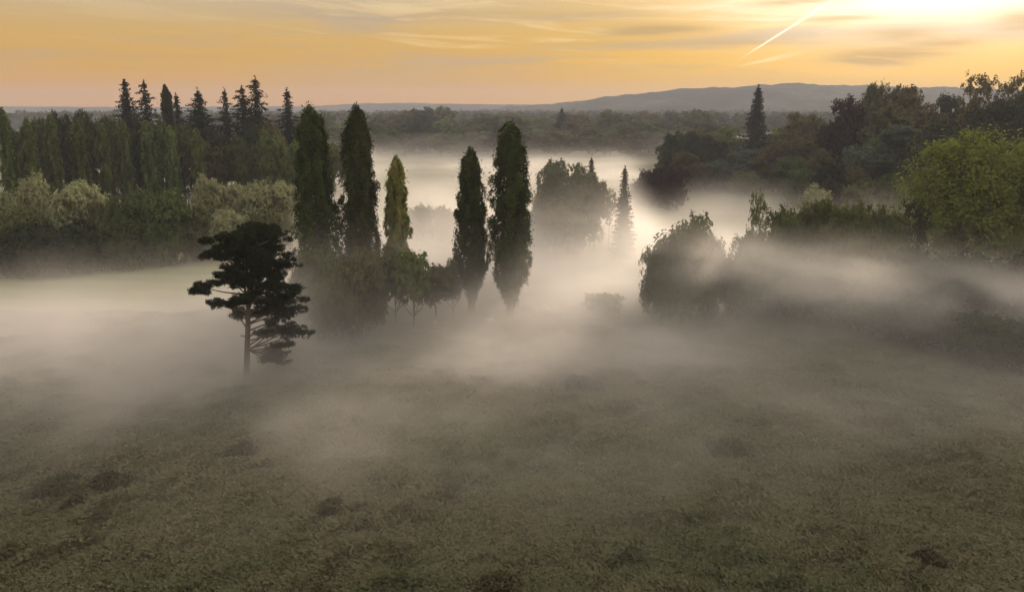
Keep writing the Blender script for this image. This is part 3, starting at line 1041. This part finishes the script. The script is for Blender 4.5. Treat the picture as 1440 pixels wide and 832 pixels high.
# trees in the mist beyond
for (px, d_, yt, w, kd, lm, lb) in [
        (590, 150, 285, 42, 'bush', 'broad', 'grey bush in thick mist behind the yellowing poplar'), (625, 152, 290, 52, 'bush', 'broad', 'grey bush in thick mist before the shorter dark poplar'), (655, 156, 300, 50, 'bush', 'broad', 'grey bush in thick mist between the dark pair'),
        (780, 136, 219, 56, 'broad', 'broad', 'tall round tree in the mist beside the thick poplar'), (812, 138, 224, 58, 'broad', 'broad', 'middle tree of the round group in the mist'), (832, 141, 222, 50, 'spruce', 'spruce', 'pointed conifer tip rising out of the round group in the mist'),
        (838, 138, 238, 46, 'broad', 'olive', 'tree at the open end of the round group in the mist'), (762, 136, 262, 36, 'bush', 'olive', 'low leafy tree right against the thick poplar'), (858, 140, 258, 28, 'open', 'olive', 'thin see-through tree between the round group and the lone conifer'),
        (800, 133, 275, 76, 'bush', 'broad', 'low bush under the round group in the mist'), (879, 134, 235, 44, 'sequoia', 'spruce', 'narrow conifer standing alone in the bright mist'),
        (932, 200, 231, 76, 'bush', 'copper', 'dark dome shaped tree sunk in the mist before the wooded slope'), (905, 205, 248, 40, 'bush', 'copper', 'small dark shoulder tree against the dome shaped tree'),
        (962, 230, 212, 52, 'broad', 'russet', 'greyish round tree over the dome shaped tree'), (945, 250, 184, 46, 'broad', 'dark', 'dark leaning tree at the tip of the wooded slope'), (972, 262, 182, 40, 'broad', 'dark', 'second dark tree at the tip of the wooded slope')]:
    tree(kd, lm, px, d_, yt, w, lb)
# the wooded slope on the sunny side
for (px, d_, yt, w, kd, lm, lb) in [
        (1000, 262, 188, 56, 'broad', 'dark', 'dark green tree on the slope before the conical sequoia'), (1030, 275, 192, 60, 'broad', 'broad', 'rounded tree on the slope next to the conical sequoia'),
        (1067, 262, 121, 62, 'sequoia', 'spruce', 'tall dark conical sequoia against the grey hill'), (1048, 240, 208, 66, 'broad', 'blue', 'blue green rounded tree in front of the conical sequoia'),
        (1010, 240, 222, 50, 'bush', 'blue', 'low blue green tree at the mist edge of the slope'), (1095, 275, 176, 52, 'broad', 'bright', 'bright topped tree just beyond the conical sequoia'), (1122, 250, 152, 52, 'broad', 'russet', 'brown green tree with a raised crown between sequoia and copper beech'),
        (1140, 262, 160, 60, 'broad', 'broad', 'green tree partly hidden behind the copper beech'), (1100, 235, 196, 76, 'broad', 'russet', 'wide brownish tree at the mist edge of the slope'), (1145, 230, 190, 66, 'broad', 'russet', 'brownish tree below the copper beech'),
        (1192, 215, 134, 66, 'broad', 'copper', 'blackish purple copper beech, darkest on the slope'), (1232, 228, 112, 60, 'broad', 'olive', 'tall olive tree topping the skyline beside the copper beech'), (1272, 226, 115, 66, 'broad', 'russet', 'tall reddish topped tree on the skyline behind the cedar'),
        (1250, 210, 142, 84, 'broad', 'olive', 'wide olive tree behind the layered cedar'), (1312, 215, 140, 66, 'broad', 'russet', 'brown green tree filling the skyline dip behind the willow'), (1340, 220, 128, 56, 'broad', 'dark', 'dark skyline tree before the open topped tree'),
        (1386, 200, 92, 62, 'open', 'russet', 'open topped tree with sky showing through its crown'), (1432, 205, 100, 58, 'open', 'russet', 'second open topped tree, at the edge of the view'), (1400, 195, 138, 90, 'broad', 'dark', 'dark tree below the open topped tree, behind the willow'), (1455, 190, 130, 80, 'broad', 'dark', 'dark tree at the edge of the view behind the willow'),
        (1335, 185, 165, 90, 'broad', 'dark', 'dark wide tree directly behind the willow'), (1215, 185, 200, 70, 'broad', 'blue', 'blue green tree beside the cedar and below the copper beech'),
        (1172, 165, 224, 74, 'broad', 'dark', 'dark spreading tree above the misty hedge'), (1215, 160, 252, 70, 'bush', 'olive', 'greyish bush between spreading tree and willow'), (1150, 150, 262, 56, 'bush', 'pale', 'pale bush where the bright mist meets the hedge'), (1130, 205, 232, 56, 'bush', 'broad', 'low tree in the mist before the slope')]:
    tree(kd, lm, px, d_, yt, w, lb)
for (px, d_, yt, w, kd, lm, lb) in [
        (985, 285, 178, 50, 'broad', 'olive', 'olive tree behind the dark trees at the tip of the slope'), (1022, 300, 176, 56, 'broad', 'bright', 'fresh green tree deep in the slope before the grey hill'),
        (1085, 236, 226, 54, 'bush', 'broad', 'low green bush at the foot of the slope below the sequoia'), (1050, 232, 238, 60, 'bush', 'olive', 'low olive bush at the foot of the slope, ringed by mist'),
        (1118, 222, 218, 62, 'broad', 'broad', 'green tree at the foot of the slope before the brownish ones'), (1160, 212, 206, 64, 'broad', 'russet', 'brown tree at the foot of the slope under the copper beech'),
        (1085, 262, 186, 56, 'broad', 'broad', 'green tree filling the slope behind the wide brownish tree'), (1165, 240, 172, 60, 'broad', 'dark', 'dark tree pressed against the copper beech'),
        (1235, 195, 190, 76, 'broad', 'broad', 'green tree between copper beech and cedar'), (1300, 175, 196, 70, 'broad', 'dark', 'dark tree between cedar and willow'),
        (1195, 175, 228, 66, 'bush', 'russet', 'brownish bush behind the dark spreading tree'), (1250, 160, 240, 70, 'bush', 'broad', 'green bush at the willow edge under the cedar'),
        (980, 240, 226, 50, 'bush', 'russet', 'brownish low bush between dome shaped tree and slope'), (1012, 236, 236, 46, 'bush', 'dark', 'dark low bush in the mist edge of the slope')]:
    tree(kd, lm, px, d_, yt, w, lb)
# layered cedar
cx_, cy_, ct = spot(1268, 168, 180)
cg = float(terrain(cx_, cy_))
rngc = np.random.default_rng(12)
cp = []
for k in range(46):
    q = rngc.uniform(.12, 1)
    a = k * 2.4
    R = 7.2 * (1 - q) ** .55 * rngc.uniform(.3, 1.0) + .3
    cp.append((math.cos(a) * R, math.sin(a) * R, (ct - cg) * (.16 + .82 * q) - R * .12, rngc.uniform(1.6, 2.8), rngc.uniform(1.6, 2.8), .42))
hero('cedar_tree', 'dark grey green cedar with flat layered boughs beside the big willow', 'cedar', (pad_crown('cedar_needles', cp, 15, .30, 16, 9, .3, .4), FOL['blue']), spruce_trunk('cedar_trunk', ct - cg, 3, .5), cx_, cy_)
# the great willow
for (px, dep, yt, w, sd, lb) in ((1372, 108, 182, 176, 61, 'great bright yellow green willow'), (1462, 112, 176, 120, 67, 'bright green willow cut by the edge of the view')):
    x, y, zt = spot(px, yt, dep)
    H, W = zt - float(terrain(x, y)), w / F * dep
    hero('willow_tree', lb, 'willow', (broad_crown('great_willow_crown', H, W, sd, 32, 60, 19, .24, -.04, upright=.45, tuft=.35), FOL['willow']), broad_trunk('great_willow_trunk', H, W, sd, r=.6), x, y)
# hedge and bushes in front of it
for (px, d_, yt, w, kd, lm, lb) in [
        (968, 93, 304, 104, 'bush', 'broad', 'big dark bush with a spiky crown standing out into the mist'), (936, 92, 338, 70, 'bush', 'broad', 'lower bush leaning against the spiky crowned bush'), (1002, 94, 338, 60, 'bush', 'broad', 'bush between the spiky crowned bush and the bramble hedge'),
        (1106, 96, 293, 84, 'hedge_bush', 'bramble', 'bramble covered bush at the start of the hedge, beside the sapling'), (1148, 97, 279, 104, 'hedge_bush', 'bramble', 'highest bramble covered bush of the hedge'), (1195, 98, 284, 100, 'hedge_bush', 'bramble', 'bramble covered bush in the middle of the hedge'), (1245, 99, 292, 90, 'hedge_bush', 'bramble', 'bramble covered bush by the foot of the willow'),
        (1060, 94, 330, 90, 'hedge_bush', 'broad', 'dark bush below the sapling'), (1130, 93, 345, 110, 'hedge_bush', 'broad', 'dark low bush under the brambles, behind drifting mist'), (1205, 92, 360, 110, 'hedge_bush', 'broad', 'dark low bush veiled by drifting mist'), (1290, 100, 268, 50, 'open', 'dark', 'dark leafy branchy tree at the edge of the willow'),
        (1290, 91, 346, 100, 'bush', 'dark', 'dark low bush below the willow behind drifting mist'), (1370, 90, 348, 110, 'bush', 'dark', 'dark low bush below the middle of the willow'), (1448, 86, 356, 110, 'bush', 'dark', 'dark low bush at the edge of the view below the willow'),
        (1245, 87, 418, 110, 'bush', 'dark', 'blackish bush at the meadow edge where the drifting mist is thickest'), (1310, 83, 428, 120, 'bush', 'dark', 'blackish bush of the edge thicket, below the willow'), (1385, 78, 436, 130, 'bush', 'dark', 'broad blackish bush of the edge thicket'),
        (1470, 74, 448, 130, 'bush', 'dark', 'tallest bush of the edge thicket, cut by the edge of the view'),
        (848, 96, 411, 62, 'bush', 'broad', 'faint low shrub in bright mist before the spiky crowned bush')]:
    tree(kd, lm, px, d_, yt, w, lb)
tree('open', 'olive', 1068, 94, 264, 34, 'thin sapling with a loose tuft sticking up from the hedge', name='sapling')

# ------------------------------------------------------------------ the tree belt beyond the second meadow
rb = random.Random(9)
for k in range(112):
    px = 425 + (k % 56) * 10.6 + rb.uniform(-6, 6)
    front = k < 56
    dz = rb.uniform(412, 460) if front else rb.uniform(500, 640)
    yt = (187 if front else 171) + rb.uniform(-12, 10) - (10 if 560 < px < 625 else 0) - (5 if px > 800 else 0)
    lm = rb.choice(['broad', 'broad', 'olive', 'olive', 'russet', 'bright', 'dark'])
    if 565 < px < 615:
        lm = 'dark'
    tree('far', lm, px, dz, yt, rb.uniform(34, 62),
         {'broad': 'mid green', 'olive': 'olive', 'dark': 'blackish', 'russet': 'brownish', 'bright': 'fresh green'}[lm] + ' rounded tree in the long belt beyond the second misty meadow', 'trees of the far belt (' + lm + ')')
for (px, d_, yt, w, lb) in [(790, 470, 152, 34, 'dark cone shaped conifer standing above the far tree belt'), (721, 460, 166, 26, 'conifer tip showing just over the thick poplar')]:
    tree('spruce', 'spruce', px, d_, yt, w, lb)

for k in range(34):
    px = 600 + k * 12.6 + rb.uniform(-5, 5)
    yt = 176 - 22 * max(0, (px - 700) / 320) + rb.uniform(-6, 6)
    lm = rb.choice(['broad', 'olive', 'russet', 'bright', 'blue'])
    tree('far', lm, px, rb.uniform(600, 668), yt, rb.uniform(28, 50), {'broad': 'mid green', 'olive': 'olive', 'blue': 'blue green', 'russet': 'brownish', 'bright': 'fresh green'}[lm] + ' hazy tree rising behind the far belt, below the grey hill', 'hazy trees below the hill (' + lm + ')')

# woods of the valley, far off
rng = np.random.default_rng(31)
NW = 5200
Y = np.exp(rng.uniform(math.log(680), math.log(1500), NW))
X = Y * rng.uniform(-.95, .95, NW)
ok = fbm(X / 260, Y / 200, 71, 3) > .47 + .05 * smooth(1200, 2600, Y)
X, Y = X[ok], Y[ok]
per = 60
hh = rng.uniform(9, 19, len(X))
dd = sphere_pts(rng, len(X) * per, .35).reshape(len(X), per, 3) * rng.uniform(.7, 1.05, (len(X), per, 1))
P = np.stack([X[:, None] + dd[..., 0] * hh[:, None] * .5, Y[:, None] + dd[..., 1] * hh[:, None] * .5, hh[:, None] * (.5 + dd[..., 2] * .5)], -1).reshape(-1, 3)
me = leaves('valley_woods', P, 2.0, rng, np.repeat(rng.uniform(0, 1, len(X)), per), aspect=.7)
tag(obj('woods', me, FOL['distant']), kind='stuff')

# withered weeds and saplings in the near meadow
def weed_patch(px, py, wm, seed, label):
    x, y, z = ground_at(px, py)
    r = np.random.default_rng(seed)
    n = int(620 * wm)
    q = np.clip(r.normal(size=(n, 2)), -1.7, 1.7) * np.array([wm * .42, wm * .30])
    hgt = .62 * np.exp(-(q[:, 0] / (wm * .5)) ** 2) * r.uniform(.15, 1.0, n)
    p = np.stack([q[:, 0], q[:, 1], hgt + terrain(x + q[:, 0], y + q[:, 1]) - z + .03], 1)
    o = obj('weed_clump', leaves('withered_weeds', p, .17, r, r.uniform(0, 1, n), aspect=.4, bias=(0, 0, 1), bias_w=.5), FOL['weed'])
    o.location = (x, y, z)
    tag(o, label, 'weeds', 'dark withered weed clumps in the meadow')


def ground_at(px, py):
    d = Vector(spot(px, py, 100.0)) - Vector((0, 0, CAM_H))
    t = -CAM_H / d.z
    x, y = d.x * t, d.y * t
    return x, y, float(terrain(x, y))


for (px, py, wm, sd, lb) in ((84, 692, 2.6, 1, 'largest dark clump of withered weeds in the brown grass'), (150, 686, 2.0, 2, 'smaller dark weed clump just beside the largest one'),
                             (466, 724, 1.5, 3, 'lone dark round weed clump in the middle of the meadow'), (340, 641, 1.6, 4, 'faint dark weed clump nearest to the pine'), (105, 715, 1.0, 8, 'tiny weed clump below the largest dark one'),
                             (1030, 632, 2.4, 5, 'dark brown weed clump at the rim of the mist'), (1308, 790, 1.3, 6, 'dark upright weed clump near the lower corner of the meadow'), (700, 830, 1.6, 7, 'dark weed clump cut by the bottom of the view'), (810, 545, 3.4, 9, 'broad dim weed clump veiled by the mist')):
    weed_patch(px, py, wm, sd, lb)
for (px, py, h, sd, lb) in ((1040, 694, 2.0, 1, 'thin bare stem standing below the brown weed clump'), (1204, 765, 2.3, 2, 'tall thin bent stem above the green grass'), (1235, 700, 1.5, 3, 'leaning bare stem beside the tall bent one'), (742, 640, 1.4, 4, 'short bare stem alone in the thin mist'), (322, 676, 1.2, 5, 'short bare stem between the weed clumps')):
    x, y, z = ground_at(px, py)
    r = np.random.default_rng(sd)
    tb = Tubes()
    a = r.uniform(0, 6.28)
    k = .55 if sd == 3 else .14
    pts = [np.array([k * h * s ** 1.6 * math.cos(a), .3 * k * h * s * math.sin(a), h * s - .1]) for s in (0, .35, .7, 1)]
    tb.add(pts, [.03, .026, .02, .01], 5)
    for j in range(7):
        s = r.uniform(.3, .95)
        p0 = np.array([np.interp(s, (0, .35, .7, 1), [q[c_] for q in pts]) for c_ in range(3)])
        b_ = r.uniform(0, 6.28)
        L = h * .22 * (1.2 - s)
        tb.add([p0, p0 + np.array([math.cos(b_) * L, math.sin(b_) * L, L * .9])], [.013, .005], 4)
    e = obj('dead_stem', tb.mesh('dead_stem'), BARK)
    e.location = (x, y, z)
    tag(e, lb, 'dead plant', 'dead stems in the near meadow')

# two white houses down in the valley
WALL, ROOF, DARKGLASS = plain('white_render', (.78, .76, .72)), plain('slate_roof', (.16, .14, .13)), plain('window_glass', (.03, .035, .04), .2)


def box(cx, cy, cz, sx, sy, sz):
    v = np.array([(cx + a * sx / 2, cy + b * sy / 2, cz + c * sz / 2) for a in (-1, 1) for b in (-1, 1) for c in (-1, 1)])
    return v, [0, 1, 3, 2, 4, 6, 7, 5, 0, 4, 5, 1, 2, 3, 7, 6, 0, 2, 6, 4, 1, 5, 7, 3]


for (px, d_, L, h, lb) in ((643, 690, 9, 5.2, 'small white house among the valley trees beyond the far belt'), (668, 670, 13, 4.6, 'long low white house among the valley trees beyond the far belt')):
    x = spot(px, 180, d_)[0]
    zb = spot(px, 184, d_)[2] - 1.5
    e = bpy.data.objects.new('house', None)
    col.objects.link(e)
    e.location = (x, d_, 0)
    tag(e, lb, 'house', 'white houses in the valley')
    v, i = box(0, 0, (zb + h) / 2 + .0, L, 6, zb + h)
    obj('wall', mesh_from('house_wall', v, [4] * 6, i), WALL, e)
    zt = zb + h
    rv = np.array([(-L / 2 - .3, -3.4, zt + .02), (L / 2 + .3, -3.4, zt + .02), (L / 2 + .3, 3.4, zt + .02), (-L / 2 - .3, 3.4, zt + .02), (-L / 2 - .3, 0, zt + 2.2), (L / 2 + .3, 0, zt + 2.2)])
    obj('roof', mesh_from('house_roof', rv, [4, 4, 4, 3, 3], [0, 1, 5, 4, 2, 3, 4, 5, 3, 2, 1, 0, 1, 2, 5, 3, 0, 4]), ROOF, e)
    for k in range(3):
        v, i = box((k - 1) * L * .3, -3.02, zt - 1.6, 1.1, .1, 1.3)
        obj('window', mesh_from('house_window', v, [4] * 6, i), DARKGLASS, e)

# white birds at rest along the poplars
FEATHER, BILL = plain('white_feathers', (.80, .79, .76)), plain('orange_bill', (.5, .2, .04))
for (px, py, rz, lb) in ((690, 452, .3, 'white bird resting below the gap between the dark poplar pair'), (770, 435, 2.6, 'white bird of a close pair, the one on the poplar side'), (781, 433, .1, 'white bird of a close pair, the one on the hedge side'), (612, 455, 1.2, 'white bird resting below the low leafy tree by the poplars')):
    x, y, z = ground_at(px, py)
    tb = Tubes()
    # one body: tail, belly, breast, neck and head along a single bent tube
    tb.add([(-.46, 0, .30), (-.36, 0, .27), (-.15, 0, .24), (.10, 0, .23), (.26, 0, .28), (.34, 0, .42), (.33, 0, .56), (.36, 0, .66), (.43, 0, .68), (.48, 0, .66)], [.02, .10, .20, .21, .14, .06, .045, .055, .055, .02], 10)
    e = obj('white_bird', tb.mesh('white_bird'), FEATHER)
    bt = Tubes()
    bt.add([(.47, 0, .665), (.56, 0, .645)], [.022, .008], 6)
    obj('bill', bt.mesh('bill'), BILL, e)
    e.location, e.rotation_euler = (x, y, z), (0, 0, rz)
    tag(e, lb, 'bird', 'white birds resting in the mist')
